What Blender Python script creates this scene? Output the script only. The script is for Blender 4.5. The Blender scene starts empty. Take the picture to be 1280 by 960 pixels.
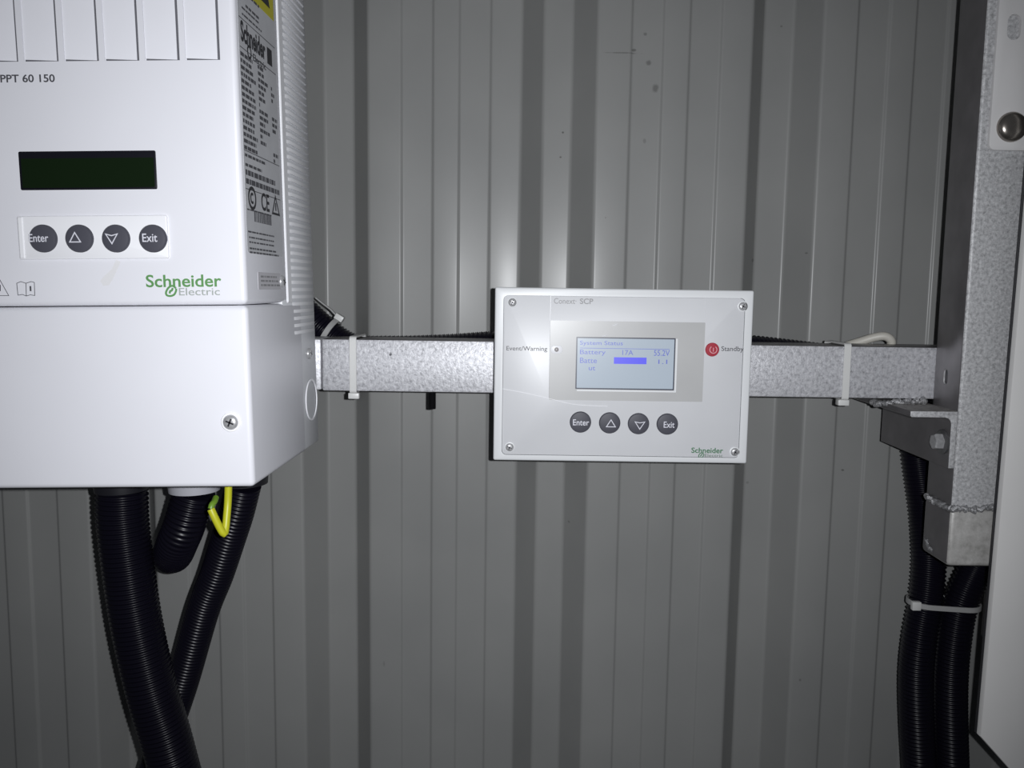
import bpy, bmesh, math, random
from mathutils import Vector, Matrix
random.seed(7)
C = bpy.context.scene.collection
SC = bpy.context.scene

# ------------------------------------------------------------------ camera, world, flash, exposure
F = 1067.0
CAM = Vector((0.0, 0.0, 1.40))
PITCH, ROLL = math.radians(6.3), math.radians(0.80)
cam_data = bpy.data.cameras.new('camera')
cam = bpy.data.objects.new('camera', cam_data); C.objects.link(cam)
cam_data.sensor_fit = 'HORIZONTAL'; cam_data.sensor_width = 36.0
cam_data.lens = 36.0 * F / 1280.0
cam_data.clip_start = 0.01; cam_data.clip_end = 50
CAMROT = Matrix.Rotation(math.pi / 2 - PITCH, 4, 'X') @ Matrix.Rotation(ROLL, 4, 'Z')
cam.matrix_world = Matrix.Translation(CAM) @ CAMROT
SC.camera = cam

SC.view_settings.view_transform = 'Standard'
SC.view_settings.look = 'None'
SC.view_settings.gamma = 1.0
SC.view_settings.use_curve_mapping = False
SC.view_settings.exposure = 0.0

w = bpy.data.worlds.new('shed_gloom'); SC.world = w; w.use_nodes = True
w.node_tree.nodes['Background'].inputs[0].default_value = (0.85, 0.9, 1.0, 1)
w.node_tree.nodes['Background'].inputs[1].default_value = 0.038

# the phone's own flash, just right of its lens
fl = bpy.data.lights.new('phone_flash', 'SPOT')
fl.energy = 11.2; fl.color = (0.95, 0.97, 1.0)
fl.spot_size = math.radians(110); fl.spot_blend = 1.0; fl.shadow_soft_size = 0.0022
flo = bpy.data.objects.new('phone_flash', fl); C.objects.link(flo)
flo.location = CAM + Vector((0.016, 0.0, 0.004))
FLASH_AIM = Vector((-0.05, 0.60, -0.055))
flo.rotation_euler = FLASH_AIM.to_track_quat('-Z', 'Y').to_euler()


def ray(u, v):
    d = Vector(((u - 640) / F, -(v - 480) / F, -1.0))
    return (CAMROT.to_3x3() @ d)

def at(u, v, Y):            # point of the place at distance Y from the camera's upright plane
    d = ray(u, v); return CAM + d * (Y / d.y)

def atX(u, v, X):           # point on an upright plane X = const
    d = ray(u, v); return CAM + d * (X / d.x)

# ------------------------------------------------------------------ materials
def mat(name, col, rough=0.5, metal=0.0, spec=0.5, var=0.0, scale=40.0, bump=0.0, bscale=300.0, emit=None, estr=1.0, coat=0.0):
    m = bpy.data.materials.new(name); m.use_nodes = True
    nt = m.node_tree; b = nt.nodes['Principled BSDF']
    b.inputs['Base Color'].default_value = (*col, 1)
    b.inputs['Roughness'].default_value = rough
    b.inputs['Metallic'].default_value = metal
    b.inputs['Specular IOR Level'].default_value = spec
    b.inputs['Coat Weight'].default_value = coat
    tc = nt.nodes.new('ShaderNodeTexCoord')
    if var > 0:
        n = nt.nodes.new('ShaderNodeTexNoise'); n.inputs['Scale'].default_value = scale; n.inputs['Detail'].default_value = 5
        r = nt.nodes.new('ShaderNodeValToRGB')
        r.color_ramp.elements[0].position = 0.3; r.color_ramp.elements[1].position = 0.7
        r.color_ramp.elements[0].color = (*[c * (1 - var) for c in col], 1)
        r.color_ramp.elements[1].color = (*[min(1, c * (1 + var)) for c in col], 1)
        nt.links.new(tc.outputs['Object'], n.inputs['Vector'])
        nt.links.new(n.outputs['Fac'], r.inputs['Fac'])
        nt.links.new(r.outputs['Color'], b.inputs['Base Color'])
    if bump > 0:
        n2 = nt.nodes.new('ShaderNodeTexNoise'); n2.inputs['Scale'].default_value = bscale; n2.inputs['Detail'].default_value = 3
        bp = nt.nodes.new('ShaderNodeBump'); bp.inputs['Strength'].default_value = bump; bp.inputs['Distance'].default_value = 0.001
        nt.links.new(tc.outputs['Object'], n2.inputs['Vector'])
        nt.links.new(n2.outputs['Fac'], bp.inputs['Height'])
        nt.links.new(bp.outputs['Normal'], b.inputs['Normal'])
    if emit:
        b.inputs['Emission Color'].default_value = (*emit, 1); b.inputs['Emission Strength'].default_value = estr
    return m

def galvanised(name, lo, mid, hi, scale, rough, metal, bump=0.35, chips=0.0):
    m = bpy.data.materials.new(name); m.use_nodes = True
    nt = m.node_tree; b = nt.nodes['Principled BSDF']; L = nt.links.new
    tc = nt.nodes.new('ShaderNodeTexCoord')
    n = nt.nodes.new('ShaderNodeTexNoise'); n.inputs['Scale'].default_value = scale; n.inputs['Detail'].default_value = 4; n.inputs['Roughness'].default_value = 0.75
    L(tc.outputs['Object'], n.inputs['Vector'])
    r = nt.nodes.new('ShaderNodeValToRGB'); e = r.color_ramp.elements
    e[0].position = 0.30; e[0].color = (*lo, 1); e[1].position = 0.70; e[1].color = (*hi, 1)
    k = e.new(0.47); k.color = (*mid, 1)
    L(n.outputs['Fac'], r.inputs['Fac'])
    col = r.outputs['Color']
    if chips > 0:
        c = nt.nodes.new('ShaderNodeTexNoise'); c.inputs['Scale'].default_value = 70; c.inputs['Detail'].default_value = 6; c.inputs['Roughness'].default_value = 0.7
        L(tc.outputs['Object'], c.inputs['Vector'])
        cr = nt.nodes.new('ShaderNodeValToRGB'); cr.color_ramp.elements[0].position = 0.5 + chips; cr.color_ramp.elements[1].position = 0.53 + chips
        L(c.outputs['Fac'], cr.inputs['Fac'])
        mx = nt.nodes.new('ShaderNodeMix'); mx.data_type = 'RGBA'
        L(cr.outputs['Color'], mx.inputs[0]); L(col, mx.inputs[6]); mx.inputs[7].default_value = (0.06, 0.06, 0.07, 1)
        col = mx.outputs[2]
    L(col, b.inputs['Base Color'])
    b.inputs['Roughness'].default_value = rough; b.inputs['Metallic'].default_value = metal
    bp = nt.nodes.new('ShaderNodeBump'); bp.inputs['Strength'].default_value = bump; bp.inputs['Distance'].default_value = 0.0006
    L(n.outputs['Fac'], bp.inputs['Height']); L(bp.outputs['Normal'], b.inputs['Normal'])
    return m

WALL_Y = 0.66
def wall_material():
    m = bpy.data.materials.new('grey_painted_sheet'); m.use_nodes = True
    nt = m.node_tree; b = nt.nodes['Principled BSDF']; L = nt.links.new
    tc = nt.nodes.new('ShaderNodeTexCoord')
    n = nt.nodes.new('ShaderNodeTexNoise'); n.inputs['Scale'].default_value = 9; n.inputs['Detail'].default_value = 6
    L(tc.outputs['Object'], n.inputs['Vector'])
    r = nt.nodes.new('ShaderNodeValToRGB'); e = r.color_ramp.elements
    e[0].position = 0.3; e[0].color = (0.238, 0.240, 0.236, 1); e[1].position = 0.7; e[1].color = (0.272, 0.273, 0.267, 1)
    L(n.outputs['Fac'], r.inputs['Fac'])
    col = r.outputs['Color']
    # small scuffs and fly specks of their own place on the sheet
    sp = nt.nodes.new('ShaderNodeSeparateXYZ'); L(tc.outputs['Object'], sp.inputs[0])
    dn = nt.nodes.new('ShaderNodeTexNoise'); dn.inputs['Scale'].default_value = 260; dn.inputs['Detail'].default_value = 3
    L(tc.outputs['Object'], dn.inputs['Vector'])
    marks = [(706, 158, .0011, .0011, .8), (703, 190, .0011, .0009, .8), (811, 78, .0026, .0024, .45), (807, 42, .0016, .0014, .4), (820, 110, .0028, .0038, .45),
             (806, 176, .0014, .0022, .3), (778, 66, .0150, .0006, .45), (793, 62, .0024, .0012, .5), (757, 272, .0008, .001, .3), (990, 20, .0012, .001, .4),
             (1011, 316, .0009, .0009, .5), (951, 324, .0016, .002, .4), (1054, 588, .0015, .001, .6), (945, 612, .0014, .0012, .3), (713, 660, .0010, .001, .4),
             (1000, 850, .0010, .0012, .4), (480, 830, .0012, .0030, .25)]
    for (u, v, rx, rz, s) in marks:
        p = at(u, v, WALL_Y)
        cb = nt.nodes.new('ShaderNodeCombineXYZ')
        for ax, src, c0, rr in ((0, 0, p.x, rx), (1, 2, p.z, rz)):
            a = nt.nodes.new('ShaderNodeMath'); a.operation = 'SUBTRACT'; L(sp.outputs[src], a.inputs[0]); a.inputs[1].default_value = c0
            d = nt.nodes.new('ShaderNodeMath'); d.operation = 'DIVIDE'; L(a.outputs[0], d.inputs[0]); d.inputs[1].default_value = rr
            L(d.outputs[0], cb.inputs[ax])
        ln = nt.nodes.new('ShaderNodeVectorMath'); ln.operation = 'LENGTH'; L(cb.outputs[0], ln.inputs[0])
        ad = nt.nodes.new('ShaderNodeMath'); ad.operation = 'ADD'; L(ln.outputs['Value'], ad.inputs[0]); L(dn.outputs['Fac'], ad.inputs[1])
        mr = nt.nodes.new('ShaderNodeMapRange'); L(ad.outputs[0], mr.inputs[0])
        mr.inputs[1].default_value = 1.0; mr.inputs[2].default_value = 1.5; mr.inputs[3].default_value = s; mr.inputs[4].default_value = 0.0
        mx = nt.nodes.new('ShaderNodeMix'); mx.data_type = 'RGBA'
        L(mr.outputs[0], mx.inputs[0]); L(col, mx.inputs[6]); mx.inputs[7].default_value = (0.03, 0.028, 0.025, 1)
        col = mx.outputs[2]
    L(col, b.inputs['Base Color'])
    b.inputs['Roughness'].default_value = 0.44
    b.inputs['Specular IOR Level'].default_value = 0.30
    b.inputs['Coat Weight'].default_value = 0.20
    b.inputs['Coat Roughness'].default_value = 0.24
    return m

M = dict(
    white=mat('off_white_plastic', (0.70, 0.70, 0.745), 0.42, var=0.02, scale=12),
    white2=mat('vent_white_plastic', (0.70, 0.71, 0.74), 0.45),
    panel=mat('pale_grey_plastic', (0.575, 0.58, 0.60), 0.38, var=0.02, scale=30),
    panel_edge=mat('pale_bezel_plastic', (0.66, 0.67, 0.685), 0.4),
    baywhite=mat('bright_white_plastic', (0.76, 0.76, 0.79), 0.4),
    window=mat('satin_grey_window', (0.42, 0.42, 0.42), 0.33, spec=0.5, var=0.05, scale=25),
    lcd_frame=mat('lcd_border', (0.05, 0.055, 0.08), 0.3),
    lcd=mat('lit_blue_grey_lcd', (0.38, 0.43, 0.48), 0.25, emit=(0.32, 0.42, 0.58), estr=0.12),
    lcd_ink=mat('blue_lcd_ink', (0.10, 0.13, 0.45), 0.35, emit=(0.08, 0.10, 0.45), estr=0.15),
    lcd_bar=mat('blue_lcd_bar', (0.06, 0.06, 0.62), 0.35, emit=(0.05, 0.05, 0.60), estr=0.35),
    black=mat('black_plastic', (0.012, 0.012, 0.016), 0.4, var=0.1),
    conduit=mat('black_corrugated_plastic', (0.0045, 0.0040, 0.0085), 0.30, spec=0.20),
    dark_glass=mat('dark_display_glass', (0.006, 0.006, 0.010), 0.28),
    green_glass=mat('dark_green_lcd', (0.004, 0.011, 0.003), 0.25),
    button=mat('charcoal_rubber', (0.062, 0.062, 0.078), 0.5, spec=0.3),
    legend=mat('white_legend_ink', (0.62, 0.62, 0.68), 0.5),
    red=mat('red_button_plastic', (0.34, 0.012, 0.030), 0.35),
    ink=mat('dark_grey_ink', (0.065, 0.065, 0.075), 0.5),
    ink_faint=mat('worn_grey_ink', (0.24, 0.24, 0.25), 0.5),
    ink_black=mat('black_ink', (0.015, 0.015, 0.02), 0.5),
    green=mat('green_logo_ink', (0.10, 0.26, 0.085), 0.5),
    green_dark=mat('deep_green_logo_ink', (0.03, 0.15, 0.06), 0.5),
    grey_ink=mat('pale_grey_ink', (0.33, 0.36, 0.34), 0.5),
    label=mat('grey_label_foil', (0.50, 0.505, 0.53), 0.4, var=0.06, scale=60),
    tag=mat('grey_tag', (0.52, 0.51, 0.54), 0.5),
    yellow=mat('yellow_label_ink', (0.50, 0.46, 0.02), 0.5),
    steel=mat('screw_steel', (0.50, 0.50, 0.51), 0.30, metal=0.45, var=0.15, scale=500),
    screw_dark=mat('screw_recess', (0.03, 0.03, 0.035), 0.5, metal=0.5),
    bolt_dark=mat('blackened_bolt', (0.04, 0.04, 0.045), 0.4, metal=0.8, bump=0.3),
    mark=mat('moulding_mark_white', (0.83, 0.83, 0.86), 0.4),
    stain=mat('faint_tan_stain', (0.665, 0.66, 0.675), 0.5),
    rail=galvanised('silver_painted_rail', (0.32, 0.32, 0.34), (0.58, 0.58, 0.61), (0.80, 0.80, 0.83), 380, 0.46, 0.42, 0.6, chips=0.17),
    ink_sub=mat('soft_green_grey_ink', (0.15, 0.20, 0.17), 0.5),
    stub=galvanised('dull_brownish_zinc', (0.30, 0.295, 0.28), (0.42, 0.41, 0.395), (0.54, 0.53, 0.515), 120, 0.45, 0.15, 0.15),
    washer=mat('dull_washer_steel', (0.20, 0.20, 0.205), 0.35, metal=0.7),
    dome=mat('brown_tinged_steel', (0.30, 0.275, 0.25), 0.24, metal=0.85, var=0.25, scale=120),
    gap_shade=mat('painted_gap_shade', (0.10, 0.10, 0.115), 0.7),
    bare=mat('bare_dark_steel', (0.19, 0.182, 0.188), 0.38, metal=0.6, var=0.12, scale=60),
    post=galvanised('zinc_sprayed_steel', (0.22, 0.22, 0.225), (0.43, 0.43, 0.44), (0.66, 0.66, 0.67), 480, 0.45, 0.1, 0.4),
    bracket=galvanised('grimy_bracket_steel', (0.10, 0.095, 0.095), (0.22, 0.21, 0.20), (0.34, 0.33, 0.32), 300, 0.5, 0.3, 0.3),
    weld=galvanised('weld_bead_metal', (0.10, 0.10, 0.10), (0.30, 0.30, 0.31), (0.62, 0.62, 0.63), 900, 0.35, 0.5, 0.8),
    tie=mat('natural_nylon', (0.62, 0.62, 0.61), 0.38, spec=0.5),
    tie_grey=mat('dusty_nylon', (0.33, 0.33, 0.33), 0.42),
    cream=mat('cream_cable_jacket', (0.52, 0.50, 0.45), 0.45),
    wire=mat('yellow_wire_jacket', (0.52, 0.52, 0.02), 0.4),
    wire_green=mat('green_wire_jacket', (0.16, 0.30, 0.03), 0.4),
    grey_nut=mat('grey_gland_plastic', (0.42, 0.42, 0.46), 0.45),
    enclosure=mat('grey_white_powder_coat', (0.70, 0.69, 0.68), 0.5, var=0.03, scale=15),
    ear=mat('ear_powder_coat', (0.64, 0.63, 0.63), 0.5, var=0.03, scale=25),
    wall=wall_material(),
)

# ------------------------------------------------------------------ object helpers
def empty(name, loc, label, cat, group=None, rot=None):
    o = bpy.data.objects.new(name, None); C.objects.link(o)
    o.empty_display_size = 0.02
    o.location = loc
    if rot: o.rotation_euler = rot
    o['label'] = label; o['category'] = cat
    if group: o['group'] = group
    return o

def tag(o, label, cat, group=None):
    o['label'] = label; o['category'] = cat
    if group: o['group'] = group
    return o

def build(name, bm, material, parent=None, smooth=True, label=None, angle=35):
    bmesh.ops.remove_doubles(bm, verts=bm.verts, dist=1e-7)
    bmesh.ops.recalc_face_normals(bm, faces=bm.faces)
    me = bpy.data.meshes.new(name); bm.to_mesh(me); bm.free()
    o = bpy.data.objects.new(name, me); C.objects.link(o)
    for mm in (material if isinstance(material, (list, tuple)) else [material]): me.materials.append(mm)
    if smooth:
        for p in me.polygons: p.use_smooth = True
        me.set_sharp_from_angle(angle=math.radians(angle))
    if parent: o.parent = parent
    if label: o['label'] = label
    return o

def box(bm, x0, x1, y0, y1, z0, z1, bev=0.0, seg=3, mi=0, sharp_z=None):
    t = bmesh.new()
    vs = [t.verts.new((x, y, z)) for x in (x0, x1) for y in (y0, y1) for z in (z0, z1)]
    for f in ((0, 1, 3, 2), (4, 6, 7, 5), (0, 4, 5, 1), (2, 3, 7, 6), (0, 2, 6, 4), (1, 5, 7, 3)):
        t.faces.new([vs[i] for i in f])
    bmesh.ops.recalc_face_normals(t, faces=t.faces)
    if bev > 0: bmesh.ops.bevel(t, geom=[e for e in t.edges if sharp_z is None or not all(abs(v.co.z - sharp_z) < 1e-9 for v in e.verts)], offset=bev, segments=seg, profile=0.5, affect='EDGES')
    join(bm, t, mi)

def join(bm, t, mi=0):
    mp = {v: bm.verts.new(v.co) for v in t.verts}
    for f in t.faces:
        try:
            nf = bm.faces.new([mp[v] for v in f.verts]); nf.material_index = mi
        except ValueError: pass
    t.free()

def prism(bm, poly, y0, y1, bev=0.0, mi=0):        # poly: (x, z) outline, extruded from y0 to y1
    t = bmesh.new()
    a = [t.verts.new((x, y0, z)) for x, z in poly]; b = [t.verts.new((x, y1, z)) for x, z in poly]
    t.faces.new(a); t.faces.new(b[::-1]); n = len(a)
    for i in range(n): t.faces.new((a[i], b[i], b[(i + 1) % n], a[(i + 1) % n]))
    bmesh.ops.recalc_face_normals(t, faces=t.faces)
    if bev > 0:
        es = [e for e in t.edges if abs(e.verts[0].co.y - y0) < 1e-9 and abs(e.verts[1].co.y - y0) < 1e-9]
        bmesh.ops.bevel(t, geom=es, offset=bev, segments=2, profile=0.5, affect='EDGES')
    join(bm, t, mi)

def rrect(x0, x1, z0, z1, r, n=6):
    pts = []
    for cx, cz, a0 in ((x1 - r, z1 - r, 0), (x0 + r, z1 - r, 90), (x0 + r, z0 + r, 180), (x1 - r, z0 + r, 270)):
        for i in range(n + 1):
            a = math.radians(a0 + 90 * i / n); pts.append((cx + r * math.cos(a), cz + r * math.sin(a)))
    return pts

def lathe(bm, c, axis, prof, seg=40, mi=0):       # prof: (radius, height along axis) pairs
    ax = Vector(axis).normalized(); u = ax.orthogonal().normalized(); v = ax.cross(u); c = Vector(c)
    rings = []
    for r, h in prof:
        if r < 1e-7: rings.append([bm.verts.new(c + ax * h)])
        else: rings.append([bm.verts.new(c + ax * h + (u * math.cos(2 * math.pi * i / seg) + v * math.sin(2 * math.pi * i / seg)) * r) for i in range(seg)])
    for a, b in zip(rings, rings[1:]):
        for i in range(seg):
            j = (i + 1) % seg
            q = [a[i % len(a)], a[j % len(a)], b[j % len(b)], b[i % len(b)]]
            q = list(dict.fromkeys(q))
            if len(q) >= 3:
                f = bm.faces.new(q); f.material_index = mi
    for rg in (rings[0], rings[-1]):
        if len(rg) > 2:
            f = bm.faces.new(rg); f.material_index = mi

def spline(pts, step):                             # Catmull-Rom, resampled evenly
    P = [Vector(p) for p in pts]; P = [P[0] * 2 - P[1]] + P + [P[-1] * 2 - P[-2]]
    out = []
    for i in range(1, len(P) - 2):
        for k in range(40):
            t = k / 40; a, b, c, d = P[i - 1], P[i], P[i + 1], P[i + 2]
            out.append(0.5 * ((2 * b) + (c - a) * t + (2 * a - 5 * b + 4 * c - d) * t * t + (3 * b - a - 3 * c + d) * t ** 3))
    out.append(P[-2])
    res = [out[0]]; acc = 0.0
    for a, b in zip(out, out[1:]):
        L = (b - a).length; pos = step - acc
        while pos <= L:
            res.append(a.lerp(b, pos / L)); pos += step
        acc = L - (pos - step)
    return res

def sweep(bm, pts, rad, seg=24, mi=0, closed=False, flat=None):   # rad: number or f(i); flat = (half width, half thickness, width dir)
    n = len(pts); rings = []
    t0 = (pts[1] - pts[0]).normalized(); u = t0.orthogonal().normalized()
    for i, p in enumerate(pts):
        if closed: t = (pts[(i + 1) % n] - pts[i - 1]).normalized()
        else: t = (pts[min(i + 1, n - 1)] - pts[max(i - 1, 0)]).normalized()
        if flat:
            wd = Vector(flat[2]); wd = (wd - t * wd.dot(t)).normalized(); nn = t.cross(wd)
            a, b = flat[0], flat[1]
            rings.append([bm.verts.new(p + wd * x * a + nn * y * b) for x, y in ((-1, -.6), (-.9, -1), (.9, -1), (1, -.6), (1, .6), (.9, 1), (-.9, 1), (-1, .6))])
        else:
            u = (u - t * u.dot(t)).normalized(); v = t.cross(u)
            r = rad(i) if callable(rad) else rad
            rings.append([bm.verts.new(p + (u * math.cos(2 * math.pi * k / seg) + v * math.sin(2 * math.pi * k / seg)) * r) for k in range(seg)])
    m = len(rings[0])
    for i in range(n if closed else n - 1):
        a, b = rings[i], rings[(i + 1) % n]
        for k in range(m):
            f = bm.faces.new((a[k], a[(k + 1) % m], b[(k + 1) % m], b[k])); f.material_index = mi
    if not closed:
        bm.faces.new(rings[0]).material_index = mi; bm.faces.new(rings[-1][::-1]).material_index = mi

def corrugated(name, pts, r, label, group=None, pitch=0.0030, amp=0.0011):
    sub = 6
    ps = spline(pts, pitch / sub)
    bm = bmesh.new()
    prof = [0.0, 0.0, -0.55, -1.0, -1.0, -0.55]
    sweep(bm, ps, lambda i: r + amp * prof[i % sub], 28)
    o = build(name, bm, M['conduit'], angle=80)
    return tag(o, label, 'conduit', group)

def text_bm(s, bold=0.0):
    cu = bpy.data.curves.new('lettering', 'FONT'); cu.body = s; cu.size = 1.0; cu.extrude = 0.01; cu.offset = bold; cu.resolution_u = 4
    o = bpy.data.objects.new('lettering', cu); C.objects.link(o)
    bpy.context.view_layer.update()
    me = bpy.data.meshes.new_from_object(o.evaluated_get(bpy.context.evaluated_depsgraph_get()))
    bpy.data.objects.remove(o); bpy.data.curves.remove(cu)
    bm = bmesh.new(); bm.from_mesh(me); bpy.data.meshes.remove(me)
    return bm

def put_text(bm, s, x0, x1, z0, z1, y, bold=0.0, th=0.00006, plane='XZ', mi=0):
    """fit the word's outline into the box; plane XZ faces -y, plane YZ faces +x (x0, x1 then run along y, y is the x value)"""
    t = text_bm(s, bold)
    xs = [v.co.x for v in t.verts]; ys = [v.co.y for v in t.verts]
    ax, bx_, ay, by = min(xs), max(xs), min(ys), max(ys)
    for v in t.verts:
        px = x0 + (v.co.x - ax) / (bx_ - ax) * (x1 - x0); pz = z0 + (v.co.y - ay) / (by - ay) * (z1 - z0)
        h = v.co.z / 0.01 * th
        v.co = Vector((px, y - h, pz)) if plane == 'XZ' else Vector((y + h, px, pz))
    join(bm, t, mi)

def stroke(bm, pts, wd, y, th=0.00006, closed=False, plane='XZ'):
    P = [Vector((p[0], p[1])) for p in pts]; n = len(P); L, R = [], []
    for i in range(n):
        a = P[i - 1] if (i or closed) else None; b = P[(i + 1) % n] if (i < n - 1 or closed) else None
        d1 = (P[i] - a).normalized() if a is not None else None; d2 = (b - P[i]).normalized() if b is not None else None
        if d1 is None: d1 = d2
        if d2 is None: d2 = d1
        t = d1 + d2; t = t.normalized() if t.length > 1e-6 else d1
        nn = Vector((-t.y, t.x)); k = 1 / max(.45, nn.dot(Vector((-d1.y, d1.x))))
        L.append(P[i] + nn * k * wd / 2); R.append(P[i] - nn * k * wd / 2)
    def V(p, h): return (p.x, y - h, p.y) if plane == 'XZ' else (y + h, p.x, p.y)
    t = bmesh.new()
    lf = [t.verts.new(V(p, th)) for p in L]; rf = [t.verts.new(V(p, th)) for p in R]
    lb = [t.verts.new(V(p, -th)) for p in L]; rb = [t.verts.new(V(p, -th)) for p in R]
    for i in range(n if closed else n - 1):
        j = (i + 1) % n
        t.faces.new((lf[i], lf[j], rf[j], rf[i])); t.faces.new((lb[i], rb[i], rb[j], lb[j]))
        t.faces.new((lf[i], lb[i], lb[j], lf[j])); t.faces.new((rf[i], rf[j], rb[j], rb[i]))
    bmesh.ops.recalc_face_normals(t, faces=t.faces)
    join(bm, t)

def cut(o, cutter_bm):
    bmesh.ops.recalc_face_normals(cutter_bm, faces=cutter_bm.faces)
    me = bpy.data.meshes.new('cutter'); cutter_bm.to_mesh(me); cutter_bm.free()
    c = bpy.data.objects.new('cutter', me); C.objects.link(c)
    c.parent = o.parent
    md = o.modifiers.new('cut', 'BOOLEAN'); md.operation = 'DIFFERENCE'; md.object = c; md.solver = 'EXACT'
    bpy.context.view_layer.update()
    nm = bpy.data.meshes.new_from_object(o.evaluated_get(bpy.context.evaluated_depsgraph_get()))
    o.modifiers.clear(); old = o.data; o.data = nm; bpy.data.meshes.remove(old)
    bpy.data.objects.remove(c); bpy.data.meshes.remove(me)
    for p in nm.polygons: p.use_smooth = True
    nm.set_sharp_from_angle(angle=math.radians(35))

def screw(name, parent, c, axis, r, slot=True, label=None, mm=None):
    """pan-head cross screw: domed head with washer rim, cross recess as its part"""
    bm = bmesh.new(); h = r * 0.55
    lathe(bm, c, axis, [(r * 1.0, 0), (r * 1.0, h * .25), (r * .93, h * .55), (r * .75, h * .82), (r * .45, h * .97), (0, h)], 32)
    s = build(name, bm, mm or M['steel'], parent, angle=60, label=label)
    if slot:
        ax = Vector(axis).normalized(); u = ax.orthogonal().normalized(); v = ax.cross(u)
        u, v = (u + v * .4).normalized(), (v - u * .4).normalized()
        bm = bmesh.new()
        for d, e in ((u, v), (v, u)):
            t = bmesh.new(); c0 = Vector(c) + ax * h * .80
            vs = [t.verts.new(c0 + d * a * r * .55 + e * b * r * .11 + ax * k * h * .22) for a in (-1, 1) for b in (-1, 1) for k in (0, 1)]
            for f in ((0, 1, 3, 2), (4, 6, 7, 5), (0, 4, 5, 1), (2, 3, 7, 6), (0, 2, 6, 4), (1, 5, 7, 3)): t.faces.new([vs[i] for i in f])
            join(bm, t)
        build('cross_recess', bm, M['screw_dark'], s)
    return s

def circ(cx, cz, rx, rz, n=40, a0=0, a1=360):
    return [(cx + rx * math.cos(math.radians(a0 + (a1 - a0) * i / n)), cz + rz * math.sin(math.radians(a0 + (a1 - a0) * i / n))) for i in range(n + (0 if a1 - a0 == 360 else 1))]

# ------------------------------------------------------------------ wall: rolled steel sheeting, ribs run outward
def wall():
    P = 274.5 * WALL_Y / F
    xB = at(690, 577, WALL_Y).x
    ho, hb, g = 0.0262, 0.0122, 0.0250
    raw = []
    k0, k1 = -6, 6
    for k in range(k0, k1):
        c = xB + k * P
        ho, hb = (0.0280, 0.0114) if k == 0 else (0.0262, 0.0117)
        raw += [(c - ho, 0), (c - hb, g), (c + hb, g), (c + ho, 0)]
        e = c + ho
        for a, b in ((0.0255, 0.0490), (0.0688, 0.0922)):
            raw += [(e + a - .0008, 0), (e + a + .0008, .0014), (e + b - .0008, .0014), (e + b + .0008, 0)]
    pts = [Vector((raw[0][0] - 0.05, 0))]
    R = [Vector(p) for p in raw]
    for i in range(len(R)):
        a = R[i - 1] if i else pts[0]; b = R[i]; c = R[i + 1] if i + 1 < len(R) else b + Vector((.05, 0))
        d1 = (a - b); d2 = (c - b)
        rr = min(0.0022, d1.length * .45, d2.length * .45)
        p0 = b + d1.normalized() * rr; p1 = b + d2.normalized() * rr
        for s in range(7):
            t = s / 6; pts.append(p0 * (1 - t) ** 2 + b * 2 * t * (1 - t) + p1 * t * t)
    pts.append(R[-1] + Vector((.05, 0)))
    bm = bmesh.new(); th = 0.0006
    zs = [0.0, 0.7, 1.2, 1.6, 2.0, 2.6]
    front = [[bm.verts.new((p.x, WALL_Y + p.y, z)) for z in zs] for p in pts]
    back = [[bm.verts.new((p.x, WALL_Y + p.y + th, z)) for z in zs] for p in pts]
    for i in range(len(pts) - 1):
        for j in range(len(zs) - 1):
            bm.faces.new((front[i][j], front[i + 1][j], front[i + 1][j + 1], front[i][j + 1]))
            bm.faces.new((back[i][j], back[i][j + 1], back[i + 1][j + 1], back[i + 1][j]))
    n = len(zs) - 1
    for i in range(len(pts) - 1):
        bm.faces.new((front[i][0], back[i][0], back[i + 1][0], front[i + 1][0])); bm.faces.new((front[i][n], front[i + 1][n], back[i + 1][n], back[i][n]))
    for j in range(n):
        bm.faces.new((front[0][j], front[0][j + 1], back[0][j + 1], back[0][j])); bm.faces.new((front[-1][j], back[-1][j], back[-1][j + 1], front[-1][j + 1]))
    o = build('wall_back', bm, M['wall'], angle=60)
    o['kind'] = 'structure'
wall()

bm = bmesh.new(); box(bm, -1.15, 1.15, -1.4, WALL_Y + .03, -.12, 0)
fo = build('floor', bm, mat('concrete_floor', (.22, .21, .20), .8, var=.2, scale=6, bump=.3, bscale=80)); fo['kind'] = 'structure'

# ------------------------------------------------------------------ rail, post, bracket
RAIL_Y0, RAIL_Y1 = 0.558, 0.592
rail_x0 = at(402.5, 455, RAIL_Y0).x
POST_Y0, POST_Y1 = 0.524, 0.558
POST_X0 = at(1209, 362, POST_Y0).x
rail_top = (at(500, 425, RAIL_Y0).z + at(1050, 432.5, RAIL_Y0).z) / 2
rail_bot = (at(500, 490, RAIL_Y0).z + at(1050, 497.5, RAIL_Y0).z) / 2

root = empty('mounting_rail', (0, RAIL_Y0, rail_bot), 'horizontal silver-painted square steel rail running behind the small control panel', 'rail')
bm = bmesh.new(); box(bm, rail_x0, POST_X0 + 0.036, 0, RAIL_Y1 - RAIL_Y0, 0, rail_top - rail_bot, 0.0012, 2)
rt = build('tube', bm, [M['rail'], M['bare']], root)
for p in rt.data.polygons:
    if abs(p.normal.z) > .75: p.material_index = 1  # bare steel, its dark tone also standing in for grazing light
bm = bmesh.new(); box(bm, rail_x0 - 0.16, rail_x0 - 0.0008, 0.0006, RAIL_Y1 - RAIL_Y0 - .0006, 0.0005, rail_top - rail_bot - .0002, 0.0012, 2)
build('end_section', bm, M['rail'], root, label='short rail end joined behind the white unit')

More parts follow.
